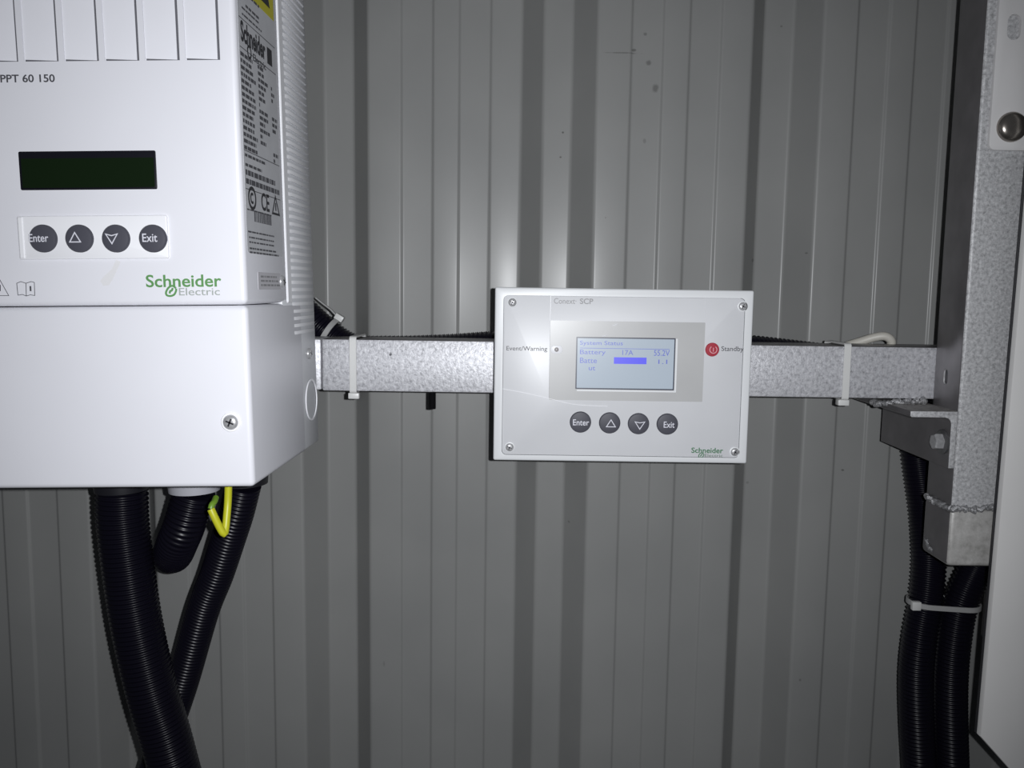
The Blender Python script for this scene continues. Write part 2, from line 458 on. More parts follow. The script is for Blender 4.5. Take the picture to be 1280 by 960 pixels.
p_bot = at(1187, 708, POST_Y0).z
p_weld = at(1187, 636, POST_Y0).z
root = empty('steel_post', (POST_X0, POST_Y0, p_bot), 'upright square steel post with grey speckled front, right end of the rail', 'post')
PW = 0.036; PD = POST_Y1 - POST_Y0
bm = bmesh.new(); box(bm, 0, PW, 0, PD, p_weld - p_bot, 0.75, 0.0022, 3)
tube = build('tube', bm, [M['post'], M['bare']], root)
h = atX(1182, 471, POST_X0)
bm = bmesh.new(); hy, hz = h.y - POST_Y0, h.z - p_bot
prism(bm, rrect(hy - .0026, hy + .0026, hz - .0048, hz + .0048, .0025), -.005, .022)
for v in bm.verts: v.co = Vector((v.co.y, v.co.x, v.co.z))
cut(tube, bm)
bm = bmesh.new(); prism(bm, rrect(hy - .0025, hy + .0025, hz - .0047, hz + .0047, .0024), .0009, .0215)
for v in bm.verts: v.co = Vector((v.co.y, v.co.x, v.co.z))
build('slot_shade', bm, M['black'], root, label='black fill for the shade inside the slotted hole')  # black plug stands in for the shade inside the hollow post
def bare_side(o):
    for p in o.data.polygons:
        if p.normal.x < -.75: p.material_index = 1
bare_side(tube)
bm = bmesh.new(); box(bm, -0.0006, PW + .0006, -0.0006, PD, 0, p_weld - p_bot - 0.0006, 0.0030, 3)
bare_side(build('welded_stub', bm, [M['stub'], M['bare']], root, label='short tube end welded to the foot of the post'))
random.seed(3)
def bead(pts, r, jit):
    bm = bmesh.new(); ps = spline(pts, 0.0011)
    rs = [r * random.uniform(.65, 1.35) for _ in ps]
    ps = [p + Vector((random.uniform(-jit, jit), random.uniform(-jit, jit), random.uniform(-jit, jit))) for p in ps]
    sweep(bm, ps, lambda i: rs[i], 12); return bm
zw = p_weld - p_bot
build('weld_bead', bead([(-.0004, PD * .9, zw), (-.0004, 0.002, zw), (0.004, -.0004, zw + .0006), (0.014, -.0004, zw), (0.026, -.0004, zw + .001), (PW, -.0004, zw)], .0017, .0010), M['weld'], root)
build('weld_bead', bead([(-.0006, PD * .8, 0.010), (-.0006, PD * .75, 0.0065), (-.0008, PD * .55, 0.004)], .0014, .0005), M['weld'], root)

# angle bracket: steel angle lying front to back between rail underside and post
bx1 = POST_X0
bx_leg = at(1196, 540, POST_Y0).x - at(1204, 540, POST_Y0).x + bx1
bz_top = at(1165, 514, POST_Y0).z
bz_t = at(1165, 522, POST_Y0).z
bz_leg = at(1199, 586, POST_Y0).z
bx0 = at(1138, 517, POST_Y0).x
BY1 = 0.622
root = empty('angle_bracket', (bx1, POST_Y0, bz_leg), 'grimy dark steel angle bracket bolted to the post below the rail', 'bracket')
def bl(x, z): return (x - bx1, z - bz_leg)
bm = bmesh.new()
poly = [bl(bx0, bz_top), bl(bx1 - .0001, bz_top), bl(bx1 - .0001, bz_leg), bl(bx_leg, bz_leg)]
rr = .004
cx, cz = bl(bx_leg - rr, bz_t - rr)
poly += [(cx + rr * math.cos(math.radians(a)), cz + rr * math.sin(math.radians(a))) for a in (0, 30, 60, 90)]
poly += [bl(bx0 + .001, bz_t), bl(bx0, bz_t + .0008)]
prism(bm, poly, 0.0, BY1 - POST_Y0, 0.0005)
ab = build('angle_section', bm, [M['bare'], M['post'], M['bracket']], root)
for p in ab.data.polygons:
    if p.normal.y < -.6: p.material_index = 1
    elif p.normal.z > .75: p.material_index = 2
bp = atX(1180, 552, bx_leg)
bmx = bmesh.new(); c0 = Vector((bx_leg - bx1, bp.y - POST_Y0, bp.z - bz_leg))
lathe(bmx, c0, (-1, 0, 0), [(.0075, 0), (.0078, .0006), (.0078, .0016), (.0070, .002)], 32)
build('washer', bmx, M['washer'], root)
bmx = bmesh.new(); lathe(bmx, c0 + Vector((-.002, 0, 0)), (-1, 0, 0), [(.0052, 0), (.0052, .0042), (.0045, .0050)], 6)
build('hex_bolt', bmx, M['steel'], root, smooth=False)
random.seed(5)
zt = bz_top - bz_leg
yr = RAIL_Y0 - POST_Y0
build('weld_bead', bead([(bx0 - bx1 - .006, yr + .008, zt - .0004), (bx0 - bx1 - .002, yr + .003, zt - .0004), (bx0 - bx1 + .003, yr - .0006, zt + .0008), (bx0 - bx1 + .010, yr - .001, zt + .0016), (bx0 - bx1 + .016, yr - .001, zt + .0010), (bx0 - bx1 + .022, yr - .001, zt + .0022), (bx_leg - bx1 - .001, yr - .001, zt + .0010)], .0019, .0010), M['weld'], root)

# ------------------------------------------------------------------ left: charge controller
MF = 0.42
mroot_p = at(318, 609, MF)
mang = math.radians(-1.26)
MW, MD, MH = 0.146, 0.1275, 0.368
SIDE_SPLAY = math.tan(math.radians(1.8))       # sides widen towards the wall, a splay added to catch more flash
ctl = empty('charge_controller', mroot_p, 'large white wall-hung charge controller with dark display and four round buttons', 'charge controller', rot=(0, mang, 0))
MROT = Matrix.Rotation(mang, 3, 'Y'); MINV = MROT.inverted()
def m(u, v, yl=0.0):
    p = MINV @ (at(u, v, MF + yl) - mroot_p); return p.x, p.z
def mside(u, v):         # point on the right side (x = y * SIDE_SPLAY) -> (y, z)
    d = MINV @ ray(u, v); o = MINV @ (CAM - mroot_p); t = (o.y * SIDE_SPLAY - o.x) / (d.x - d.y * SIDE_SPLAY)
    p = o + d * t; return p.y, p.z
seam = m(150, 382.5)[1]
CD = mside(345.5, 2)[0]               # depth of the front cover
bm = bmesh.new(); box(bm, -MW, 0, 0, CD, seam + .00018, MH, 0.0026, 4, sharp_z=seam + .00018)
cover = build('cover', bm, M['white'], ctl)
# fin pockets across the top of the cover
cb = bmesh.new(); sb = bmesh.new()
zp = m(200, 75.5)[1]
pitch = m(274, 60)[0] - m(223.4, 60)[0]
xr = m(274.5, 60)[0]
k = 0; shade_strips = bmesh.new()
while xr - pitch * k > -MW + .012:
    b = xr - pitch * k; a = max(b - pitch + .0028, -MW + .004)
    d0, d1 = .0006, .0034
    t = bmesh.new(); q = [(a, -.01), (b, -.01), (b, d1), (a, d0)]
    lo = [t.verts.new((x, y, zp)) for x, y in q]; hi = [t.verts.new((x, y, MH + .01)) for x, y in q]
    t.faces.new(lo); t.faces.new(hi[::-1])
    for n_ in range(4): t.faces.new((lo[n_], hi[n_], hi[(n_ + 1) % 4], lo[(n_ + 1) % 4]))
    bmesh.ops.recalc_face_normals(t, faces=t.faces); join(cb, t)
    def fl_(x): return d0 + (d1 - d0) * (x - a) / (b - a) - .00012
    for (xa_, xb_, za_, zb_) in ((b - .0022, b, zp, MH - .002), (a + .0004, b, zp, zp + .0010)):
        t = bmesh.new(); vs = [t.verts.new((x, fl_(x) + e, z)) for x in (xa_, xb_) for e in (0, .0003) for z in (za_, zb_)]
        for f in ((0, 1, 3, 2), (4, 6, 7, 5), (0, 4, 5, 1), (2, 3, 7, 6), (0, 2, 6, 4), (1, 5, 7, 3)): t.faces.new([vs[n_] for n_ in f])
        join(shade_strips, t)
    k += 1
cut(cover, cb)
build('fin_gap_shade', shade_strips, M['gap_shade'], ctl)  # dark strips on the pocket floors, painted shade beside the ribs and ledge
# lower cover, and chassis behind
bm = bmesh.new(); box(bm, -MW, 0, 0, CD + .028, 0, seam - .00018, 0.0026, 4, sharp_z=seam - .00018)
build('lower_cover', bm, M['white'], ctl)
bm = bmesh.new(); box(bm, -MW + .0012, -.0004, CD - .008, MD, 0.0008, MH - .001, 0.0015, 2)
chassis = build('chassis', bm, M['white2'], ctl)
# vent slats on the chassis side
bm = bmesh.new()
z_lo = mside(380, 416)[1]
y0v, y1v = mside(366.5, 400)[0], MD - .0035
nz = int((MH - z_lo) / 0.0042)
for i in range(nz):
    z = z_lo + i * 0.0042
    t = bmesh.new(); q = [(y0v, -.0006), (y0v + .004, .0007), (y1v - .003, .0007), (y1v, -.0006)]
    lo = [t.verts.new((x, y, z)) for y, x in q]; hi = [t.verts.new((x, y, z + .0019)) for y, x in q]
    t.faces.new(lo); t.faces.new(hi[::-1])
    for n_ in range(4): t.faces.new((lo[n_], hi[n_], hi[(n_ + 1) % 4], lo[(n_ + 1) % 4]))
    join(bm, t)
build('vent_slats', bm, M['mark'], ctl)
bm = bmesh.new(); box(bm, -.0012, .0005, CD + .0002, CD + .0075, seam, MH - .001, .0006, 1)
build('cover_edge_strip', bm, M['mark'], ctl)
# display
x0, z1 = m(23, 189.5); x1, z0 = m(197, 236.5)
bm = bmesh.new(); prism(bm, rrect(x0, x1, z0, z1, .0008), -.0004, .003, .0002)
dsp = build('display_window', bm, M['dark_glass'], ctl)
bm = bmesh.new(); prism(bm, rrect(x0 + .0012, x1 - .0010, z0 + .0010, z1 - .0034, .0004), -.0006, .002)
build('screen', bm, M['green_glass'], dsp)
# button bay
x0, z1 = m(22.5, 270.5); x1, z0 = m(212, 323)
bm = bmesh.new(); prism(bm, rrect(x0, x1, z0, z1, .0008), -.0014, .003, .0005)
box(bm, x0 + .0005, x0 + .0030, -.0019, 0, z0 + .0004, z1 - .0004, .0004, 1)
bay = build('button_strip', bm, M['baywhite'], ctl)
for (u, v, leg) in ((57, 298.5, 'Enter'), (102, 298.5, 'up'), (147.5, 298.5, 'down'), (193.5, 298.5, 'Exit')):
    cx, cz = m(u, v)
    r = .0067
    bm = bmesh.new(); lathe(bm, (cx, -.0012, cz), (0, -1, 0), [(r, 0), (r, .0012), (r * .93, .0019), (r * .7, .0022), (0, .0023)], 40)
    bt = build('button', bm, M['button'], ctl)
    bm = bmesh.new(); yy = -.0037
    ox, oz = m(u - 3.5, v - .2)
    if leg == 'Enter': put_text(bm, 'Enter', m(41.5, v)[0], m(65.5, v)[0], cz - .0017, cz + .0021, yy, .008)
    elif leg == 'Exit': put_text(bm, 'Exit', m(182, v)[0], m(200.5, v)[0], cz - .0017, cz + .0023, yy, .008)
    elif leg == 'up': stroke(bm, [(ox - .0026, oz - .0018), (ox + .0026, oz - .0018), (ox, oz + .0027)], .0005, yy, closed=True)
    else: stroke(bm, [(ox - .0028, oz + .0020), (ox, oz + .0012), (ox + .0028, oz + .0020), (ox, oz - .0026)], .0005, yy, closed=True)
    build('legend', bm, M['legend'], bt)
# model lettering
bm = bmesh.new(); xa = m(0.5, 98)[0]; xb = m(68.5, 98)[0]; z0 = m(34, 103)[1]; z1 = m(34, 93)[1]
put_text(bm, 'PPT 60 150', xa, xb, z0, z1, -.00005, .016)
put_text(bm, 'M', xa - .0052, xa - .0010, z0, z1, -.00005, .006)
build('model_lettering', bm, M['ink'], ctl)
# maker's logo
def logo(bmg, bme, conv, U0, U1, V0, V1, ue0, ue1, ve0, ve1, emb, y):
    ax, az1 = conv(U0, V0); bx, az0 = conv(U1, V1)
    put_text(bmg, 'Schneider', ax, bx, az0, az1, y, .016)
    ex, ez1 = conv(ue0, ve0); fx, ez0 = conv(ue1, ve1)
    put_text(bme, 'Electric', ex, fx, ez0, ez1, y, .004)
    u0, u1, v0, v1 = emb
    for pts, dy, cl in (([(.95, .25), (.62, .02), (.28, .20), (.06, .62), (.12, .92), (.45, 1.0), (.78, .86), (.95, .5)], .00015, True), ([(.66, .22), (.58, .48), (.44, .52), (.38, .80)], .00030, False)):
        q = [conv(u0 + (u1 - u0) * a, v0 + (v1 - v0) * b) for a, b in pts]
        q = q + [q[0]] if cl else q
        sm = [(p.x, p.z) for p in spline([Vector((a, 0, b)) for a, b in q], (bx - ax) * .012)]
        stroke(bmg, sm, (bx - ax) * .026, y - dy)
bg = bmesh.new(); be = bmesh.new()
logo(bg, be, m, 182, 277, 343.5, 358.5, 223.5, 275, 360, 369, (207, 221, 357, 370), -.00005)
lg = build('maker_logo', bg, M['green'], ctl); build('logo_subline', be, M['grey_ink'], lg)
# warning and manual icons
bm = bmesh.new(); lw = .00028
stroke(bm, [m(0, 350), m(11, 369.5), m(-11, 369.5)], lw, -.00005, closed=True)
stroke(bm, [m(0, 356), m(0, 364)], .0007, -.00005)
def bk(*p): stroke(bm, [m(a, b) for a, b in p], lw, -.00005)
bk((21, 354), (26, 352), (32.5, 354), (39, 352), (43, 353)); bk((21, 354), (22.5, 369)); bk((22.5, 369), (28, 368), (33, 370), (38, 368.5), (44, 369.5)); bk((43, 353), (43.5, 369)); bk((32.5, 354), (33, 370))
stroke(bm, [m(38, 357.5), m(38.4, 364)], .0008, -.00005)
build('warning_icons', bm, M['ink'], ctl)
# tan smudge on the face
bm = bmesh.new(); random.seed(4)
prism(bm, [m(u + random.uniform(-1, 1), v + random.uniform(-1, 1)) for u, v in ((146, 325), (151, 328), (148, 336), (141, 347), (136, 357), (129, 358), (126, 352), (130, 345), (139, 336))], -.00003, .0005)
build('tan_smudge', bm, M['stain'], ctl)
# screws
cx, cz = m(289, 527.5)
bm = bmesh.new(); lathe(bm, (cx, .001, cz), (0, -1, 0), [(.0050, 0), (.0050, .0014), (.0046, .0017), (.0036, .0017)], 40)
build('screw_collar', bm, M['mark'], ctl)
screw('screw', ctl, (cx, -.0006, cz), (0, -1, 0), .0038)
y, z = mside(386.5, 442); screw('screw', ctl, (-.0004, min(y, MD - .005), z), (1, 0, 0), .0034)
# rating label on the side
ya, za = mside(301, 0); yb, zb = mside(350, 318)
ya, yb = .0042, CD - .006
zl0 = mside(330, 318)[1]
bm = bmesh.new(); prism(bm, rrect(ya, yb, zl0, MH - .02, .002), -.0001, .0006)
for v in bm.verts: v.co = Vector((-v.co.y, v.co.x, v.co.z))
rl = build('rating_label', bm, M['label'], ctl)
LX = .00015
bm = bmesh.new()
def rows(z0, z1, n, fy0, fy1, hgt):
    for i in range(n):
        z = z0 + (z1 - z0) * i / max(1, n - 1); y = ya + (yb - ya) * fy0; yend = ya + (yb - ya) * random.uniform(fy1 - .15, fy1)
        while y < yend:
            L = random.uniform(.0018, .0060); L = min(L, yend - y)
            box(bm, LX, LX + .00006, y, y + L, z, z + hgt)
            y += L + random.uniform(.0006, .0012)
zz = lambda v: mside(330, v)[1]
random.seed(11)
zs_ = zz(318)
zL = lambda v: mside(300.5 + v / 318 * 9, v)[1]
rows(zL(316), zL(311), 2, .05, .95, .0009)
rows(zL(303), zL(297), 2, .05, .85, .0008)
rows(zL(290), zL(290), 1, .03, .75, .0008)
rows(zL(262), zL(262), 1, .03, .75, .0007)
rows(zL(229), zL(218), 2, .03, .98, .0026)
rows(zL(207), zL(195), 2, .03, .60, .0014)
nr = 15
for i in range(nr):
    z = zL(186) + (zL(70) - zL(186)) * i / (nr - 1)
    rows(z, z, 1, .02, .40, .0018); 
    if i not in (0, 1): rows(z, z, 1, .46, .74 if i not in (3, 8) else .6, .0018)
    if i not in (2, 3, 4, 8, 9, 13, 14): rows(z, z, 1, .82, .98, .0018)
rows(zL(17), zL(9), 2, .10, .62, .0009)
rows(zL(3), zL(3) + .006, 2, .20, .6, .0012)
for v in (60, 23, 236, 188):
    box(bm, LX, LX + .00006, ya + .001, yb - .001, zL(v), zL(v) + .0004)
yy = ya + .012; zb_ = mside(326, 279)[1]
while yy < ya + .040:
    wd = random.choice((.0005, .0008, .0012)); box(bm, LX, LX + .00006, yy, yy + wd, zb_, zb_ + .0055); yy += wd + random.choice((.0005, .0009))
build('fine_print', bm, M['ink'], rl)
bm = bmesh.new()
zc = mside(328, 252)[1]
put_text(bm, 'CE', ya + .024, ya + .037, zc - .0046, zc + .0046, LX, .02, plane='YZ')
stroke(bm, circ(ya + .010, zc, .0052, .0050), .0016, LX, closed=True, plane='YZ')
stroke(bm, circ(ya + .010, zc, .0022, .0022, 20, 50, 310), .0013, LX, plane='YZ')
stroke(bm, [(ya + .0420, zc - .0045), (ya + .0540, zc - .0045), (ya + .0480, zc + .0048)], .0012, LX, closed=True, plane='YZ')
stroke(bm, [(ya + .0480, zc - .0028), (ya + .0480, zc + .0014)], .0016, LX, plane='YZ')
build('compliance_marks', bm, M['ink_black'], rl); bm = bmesh.new()
zs1 = zL(42)
put_text(bm, 'Schneider', ya + .003, ya + .040, zs1 - .0035, zs1 + .0065, LX, .03, plane='YZ')
put_text(bm, 'Electric', ya + .020, ya + .040, zs1 - .0085, zs1 - .0050, LX, .01, plane='YZ')
stroke(bm, circ(ya + .0145, zs1 - .0060, .0026, .0028, 16), .0012, LX, closed=True, plane='YZ')
box(bm, LX, LX + .00006, ya + .043, ya + .051, zs1 - .004, zs1 + .0045)
build('maker_lettering', bm, M['ink_black'], rl)
bm = bmesh.new()
zy = mside(343, 28)[1]
prism(bm, [(ya + .016, MH - .024), (yb - .0008, MH - .024), (yb - .0008, zy), (ya + .016, zy)], -.00014, .0003)
for v in bm.verts: v.co = Vector((-v.co.y + .00005, v.co.x, v.co.z))
build('yellow_warning_field', bm, M['yellow'], rl)
bm = bmesh.new()
stroke(bm, [(ya + .026, zy + .006), (yb - .010, zy + .006), ((ya + .026 + yb - .010) / 2, zy + .028)], .003, .0003, closed=True, plane='YZ')
build('warning_triangle', bm, M['ink_black'], rl)
# small tag and screw below the label
y0_, z1_ = mside(322, 340); y1_, z0_ = mside(348, 362)
bm = bmesh.new(); box(bm, -.0004, .00015, y0_, CD - .012, z0_, z1_)
tg = build('serial_tag', bm, M['tag'], ctl)
bm = bmesh.new(); random.seed(21)
for i in range(3):
    y = y0_ + .004
    while y < CD - .018:
        L = random.uniform(.002, .007); box(bm, .00015, .0002, y, y + L, z0_ + .0018 + .0022 * i, z0_ + .0028 + .0022 * i); y += L + .001
build('fine_print', bm, M['ink_faint'], tg)
screw('screw', ctl, (-.0002, CD - .0095, (z0_ + z1_) / 2), (1, 0, 0), .0036)
# knockout outline
y, z = mside(386, 501)
bm = bmesh.new(); stroke(bm, circ(MD - .0165, z, .0125, .0125, 48), .0011, .0002, .0003, closed=True, plane='YZ')
build('knockout_ring', bm, M['mark'], ctl)

# a back plate carries the controller on the rail end
bm = bmesh.new(); box(bm, -MW + .02, -.02, MD, RAIL_Y0 - MF - .0003, .06, MH - .03, .001, 2)
build('back_plate', bm, M['bare'], ctl)
# splay the side walls, shaped this way to take more light
def kids(o):
    for c in o.children: yield c; yield from kids(c)
bpy.context.view_layer.update()
for c in kids(ctl):
    if c.type != 'MESH': continue
    for v in c.data.vertices:
        if v.co.x > -.012: v.co.x += max(0, v.co.y) * SIDE_SPLAY
        elif v.co.x < -MW + .012: v.co.x -= max(0, v.co.y) * SIDE_SPLAY

# ------------------------------------------------------------------ small control panel on the rail
SF = 0.53
sz1 = (at(620, 358.5, SF).z + at(943, 363.5, SF).z) / 2; sz0 = (at(616, 575, SF).z + at(933, 580, SF).z) / 2
sx0 = (at(620, 358, SF).x + at(615.5, 575, SF).x) / 2; sx1 = (at(943, 363, SF).x + at(933.5, 580, SF).x) / 2
sroot_p = Vector((sx0, SF, sz0)); SW, SH = sx1 - sx0, sz1 - sz0
pan = empty('control_panel', sroot_p, 'small pale grey control panel with lit blue screen mounted on the rail', 'control panel')
def s(u, v, yl=0.0):
    p = at(u, v, SF + yl) - sroot_p; return p.x, p.z
bm = bmesh.new(); box(bm, 0, SW, 0, .0095, 0, SH, .0012, 3)
bez = build('bezel', bm, M['panel_edge'], pan)
cb = bmesh.new(); ix0, iz0, ix1, iz1 = .0052, .0036, SW - .0052, SH - .0048
prism(cb, rrect(ix0, ix1, iz0, iz1, .003), -.01, .004); cut(bez, cb)
bm = bmesh.new(); prism(bm, rrect(ix0 + .0002, ix1 - .0002, iz0 + .0002, iz1 - .0002, .0028), .0004, .0045, .0003)
fp = build('faceplate', bm, M['panel'], pan)
xa = s(687.5, 430)[0]
cb = bmesh.new()
box(cb, xa - .00022, xa + .00022, -.01, .0022, s(700, 498)[1], SH)
box(cb, s(881, 400)[0] - .0001, s(881, 400)[0] + .0001, -.01, .0006, s(890, 425)[1], SH)
cut(fp, cb)
bm = bmesh.new(); box(bm, .003, SW - .003, .0095, RAIL_Y0 - SF, .003, SH - .003, .001, 2)
build('rear_housing', bm, M['black'], pan)
# window and lit screen
wx0, wz1 = s(688, 400.5); wx1, wz0 = s(878, 502.5)
bm = bmesh.new(); prism(bm, rrect(wx0, wx1, wz0, wz1, .0006), .0002, .003)
win = build('display_window', bm, M['window'], pan)
lx0, lz1 = s(720.5, 421); lx1, lz0 = s(842.5, 488)
bm = bmesh.new(); prism(bm, rrect(lx0, lx1, lz0, lz1, .0004), .00012, .003)
build('screen_border', bm, M['lcd_frame'], win)
bm = bmesh.new(); prism(bm, rrect(lx1 + .0001, lx1 + .0013, lz0 - .0012, lz1 - .0004, .0002), .00012, .003); prism(bm, rrect(lx0 + .001, lx1 + .0013, lz0 - .0013, lz0 - .0003, .0002), .00013, .003)
build('window_lip', bm, M['panel_edge'], win)
bm = bmesh.new(); prism(bm, rrect(lx0 + .0008, lx1 - .0008, lz0 + .0008, lz1 - .0008, .0003), .00004, .002)
scr = build('screen', bm, M['lcd'], pan)
bm = bmesh.new()
def lt(t, u0, u1, v0, v1): 
    a, b = s(u0, v0); c, d = s(u1, v1); put_text(bm, t, a, c, d, b, -.00001, .004, .00004)
lt('System Status', 725, 778.5, 425.8, 433.2)
lt('Battery', 725, 757, 437, 444.8); lt('17A', 778, 791.5, 437.6, 444); lt('55.2V', 817.5, 837, 437.5, 445)
lt('Batte', 725, 746, 447, 454); lt('1.1', 823, 834, 449.5, 455)
lt('ut', 736, 744, 458, 463)
stroke(bm, [s(725, 435), s(837, 436.8)], .0003, -.00001, .00004)
build('readout_text', bm, M['lcd_ink'], scr)
bx0_, bz1_ = s(767.5, 446.5); bx1_, bz0_ = s(808, 455.3)
bm = bmesh.new(); box(bm, bx0_, bx1_, -.00006, .0005, bz0_, bz1_)
build('highlight_bar', bm, M['lcd_bar'], scr)
# buttons
for (u, v, leg) in ((725.5, 527.5, 'Enter'), (762, 528.5, 'up'), (798, 529.5, 'down'), (834, 530, 'Exit')):
    cx, cz = s(u, v); r = .0067
    bm = bmesh.new(); lathe(bm, (cx, .0006, cz), (0, -1, 0), [(r, 0), (r, .0012), (r * .93, .0018), (r * .7, .0021), (0, .0022)], 40)
    bt = build('button', bm, M['button'], pan)
    bm = bmesh.new(); yy = -.00185
    ox, oz = s(u + 1.3, v + .5)
    if leg == 'Enter': put_text(bm, 'Enter', s(716, v)[0], s(736, v)[0], cz - .0019, cz + .0019, yy, .008)
    elif leg == 'Exit': put_text(bm, 'Exit', s(829, v)[0], s(842.5, v)[0], cz - .0021, cz + .0018, yy, .008)
    elif leg == 'up': stroke(bm, [(ox - .0028, oz - .0020), (ox + .0028, oz - .0020), (ox, oz + .0024)], .0005, yy, closed=True)
    else: stroke(bm, [(ox - .0030, oz + .0016), (ox, oz + .0010), (ox + .0030, oz + .0016), (ox, oz - .0030)], .0005, yy, closed=True)
    build('legend', bm, M['legend'], bt)
cx, cz = s(890.3, 437); r = .0043
bm = bmesh.new(); lathe(bm, (cx, .0006, cz), (0, -1, 0), [(r, 0), (r, .0008), (r * .93, .0012), (0, .0013)], 36)
st = build('standby_button', bm, M['red'], pan)
bm = bmesh.new(); stroke(bm, circ(cx + .0005, cz, .0022, .0022, 28, -235, 55), .0005, -.00085); stroke(bm, [(cx + .0005, cz + .0012), (cx + .0005, cz - .0012)], .0005, -.00085)
build('power_symbol', bm, mat('pink_white_ink', (0.62, 0.30, 0.33), .5), st)
# indicator
cx, cz = s(697.3, 437)
bm = bmesh.new(); prism(bm, rrect(cx - .0046, cx + .0030, cz - .0026, cz + .0026, .0024), -.0001, .002, .0002)
ind = build('indicator_bezel', bm, M['baywhite'], pan)
bm = bmesh.new(); lathe(bm, (cx - .0008, .0004, cz), (0, -1, 0), [(.0014, 0), (.0014, .0006), (.0009, .0010), (0, .0011)], 20)
build('indicator_lamp', bm, mat('grey_lens', (.35, .33, .33), .3), ind)
bm = bmesh.new()
def pt(t, u0, u1, v0, v1, bold=.006):
    a, b = s(u0, v0); c, d = s(u1, v1); put_text(bm, t, a, c, d, b, .00032, bold)
pt('Event/Warning', 633, 684, 432.5, 440.5); build('event_caption', bm, M['ink'], pan)
bm = bmesh.new(); pt('Standby', 902, 929.5, 432.8, 441); build('standby_caption', bm, M['ink'], pan)
bm = bmesh.new(); pt('Conext\u00b7', 692.5, 720.5, 372.5, 380); pt('SCP', 725, 741.5, 373, 380.3, .02)
build('model_lettering', bm, M['ink_faint'], pan)
bg = bmesh.new(); be = bmesh.new()
logo(bg, be, s, 864.5, 904, 559.5, 566.8, 881, 903.5, 567.5, 571.5, (873, 880, 566, 572), .00032)
lg = build('maker_logo', bg, M['green_dark'], pan); build('logo_subline', be, M['ink_sub'], lg)
for (u, v) in ((640.5, 378), (928.5, 383), (637, 559), (918.5, 565)):
    cx, cz = s(u, v)
    bm = bmesh.new(); lathe(bm, (cx, .0008, cz), (0, -1, 0), [(.0033, 0), (.0033, .0006), (.0030, .0008), (.0024, .0008)], 32)
    build('screw_collar', bm, M['panel_edge'], pan)
    screw('screw', pan, (cx, .0002, cz), (0, -1, 0), .0026)
# lifted edge of clear film across the lower left of the face
bm = bmesh.new()
e = [s(628, 486), s(655, 491), s(686, 498), s(718, 505.5), s(760, 508)]
ps = spline([Vector((a, .00025, b)) for a, b in e], .001)
sweep(bm, ps, 0, flat=(.00013, .00010, (0, 0, 1)))
build('film_edge', bm, M['baywhite'], pan)
bm = bmesh.new()
for (u, v, w_) in ((769, 406, 3.2), (756, 419.5, 2.6)):
    a, b = s(u - w_, v + 1); c, d = s(u + w_, v - 1)
    sweep(bm, spline([Vector((a, .0001, b)), Vector(((a + c) / 2, -.0004, (b + d) / 2)), Vector((c, .0001, d))], .0004), .0003, 8)
build('film_bubbles', bm, M['mark'], pan)

# ------------------------------------------------------------------ right: white enclosure with mounting ear
EF = 0.508
ex0 = (at(1268, 380, EF).x + at(1247, 650, EF).x + at(1222.5, 918, EF).x) / 3
ezb = at(1222.5, 921, EF).z
eroot = Vector((ex0, EF, ezb - .03))
enc = empty('inverter_enclosure', eroot, 'white metal equipment enclosure cut off at the right, screwed over the post', 'enclosure')
EW, EH = 0.30, 0.62
bm = bmesh.new()
prism(bm, [(0, .03), (.028, 0), (EW, 0), (EW, EH), (0, EH)], 0, .0045, .0010)
for v in bm.verts: v.co.x += .0006 + max(0, v.co.z - .04) * math.tan(math.radians(.6)) * (v.co.x < .02)
build('cover', bm, M['enclosure'], enc)
bm = bmesh.new(); prism(bm, [(-.0004, .0300), (.0278, -.0004), (EW, 0), (EW, EH), (-.0004, EH)], .0046, .0066)
for v in bm.verts: v.co.x += .0006 + max(0, v.co.z - .04) * math.tan(math.radians(.6)) * (v.co.x < .02)
build('edge_shade', bm, M['black'], enc)  # black strip painted in for the shaded side edge of the cover
bm = bmesh.new(); box(bm, .080, EW - .01, .0086, WALL_Y - EF - .004, .035, EH - .01, .002, 2)
build('body', bm, M['enclosure'], enc)
EY = POST_Y0 - .0024
def e_(u, v, Y=EY):
    p = at(u, v, Y) - eroot; return p.x, p.z
x0, z0 = e_(1236, 187.5)
bm = bmesh.new(); prism(bm, rrect(x0, .020, z0, EH - .02, .004), EY - EF, POST_Y0 - EF - .0002, .0004)
ear = build('mounting_ear', bm, M['ear'], enc)
sx_0, sz_1 = e_(1260.5, 17.5); sx_1, sz_0 = e_(1275, 50)
cb = bmesh.new(); prism(cb, rrect(sx_0, sx_1, sz_0, sz_1, (sx_1 - sx_0) * .49), -.01, .03); cut(ear, cb)
cx, cz = e_(1264, 159)
screw('screw', enc, (cx, EY - EF, cz), (0, -1, 0), .0088, slot=False, mm=M['dome'])

# ------------------------------------------------------------------ glands under the controller (screwed into it)
def gland(u, v, Y, r, mm, h, name, lab=None):
    p = MINV @ (at(u, v, Y) - mroot_p)
    bm = bmesh.new()
    lathe(bm, (p.x, p.y, 0.004), (0, 0, -1), [(r, 0), (r, .004 + h * .6), (r * .94, .004 + h), (r * .6, .004 + h)], 32)
    build(name, bm, mm, ctl, label=lab)
    return mroot_p + MROT @ Vector((p.x, p.y, -h - .0002))
G1 = gland(151, 590, .530, .0172, M['black'], .0265, 'gland')
G2 = gland(304, 590, .536, .0160, M['black'], .0245, 'gland')
G3 = gland(242, 590, .528, .0165, M['grey_nut'], .0268, 'gland_nut', 'grey gland nut')

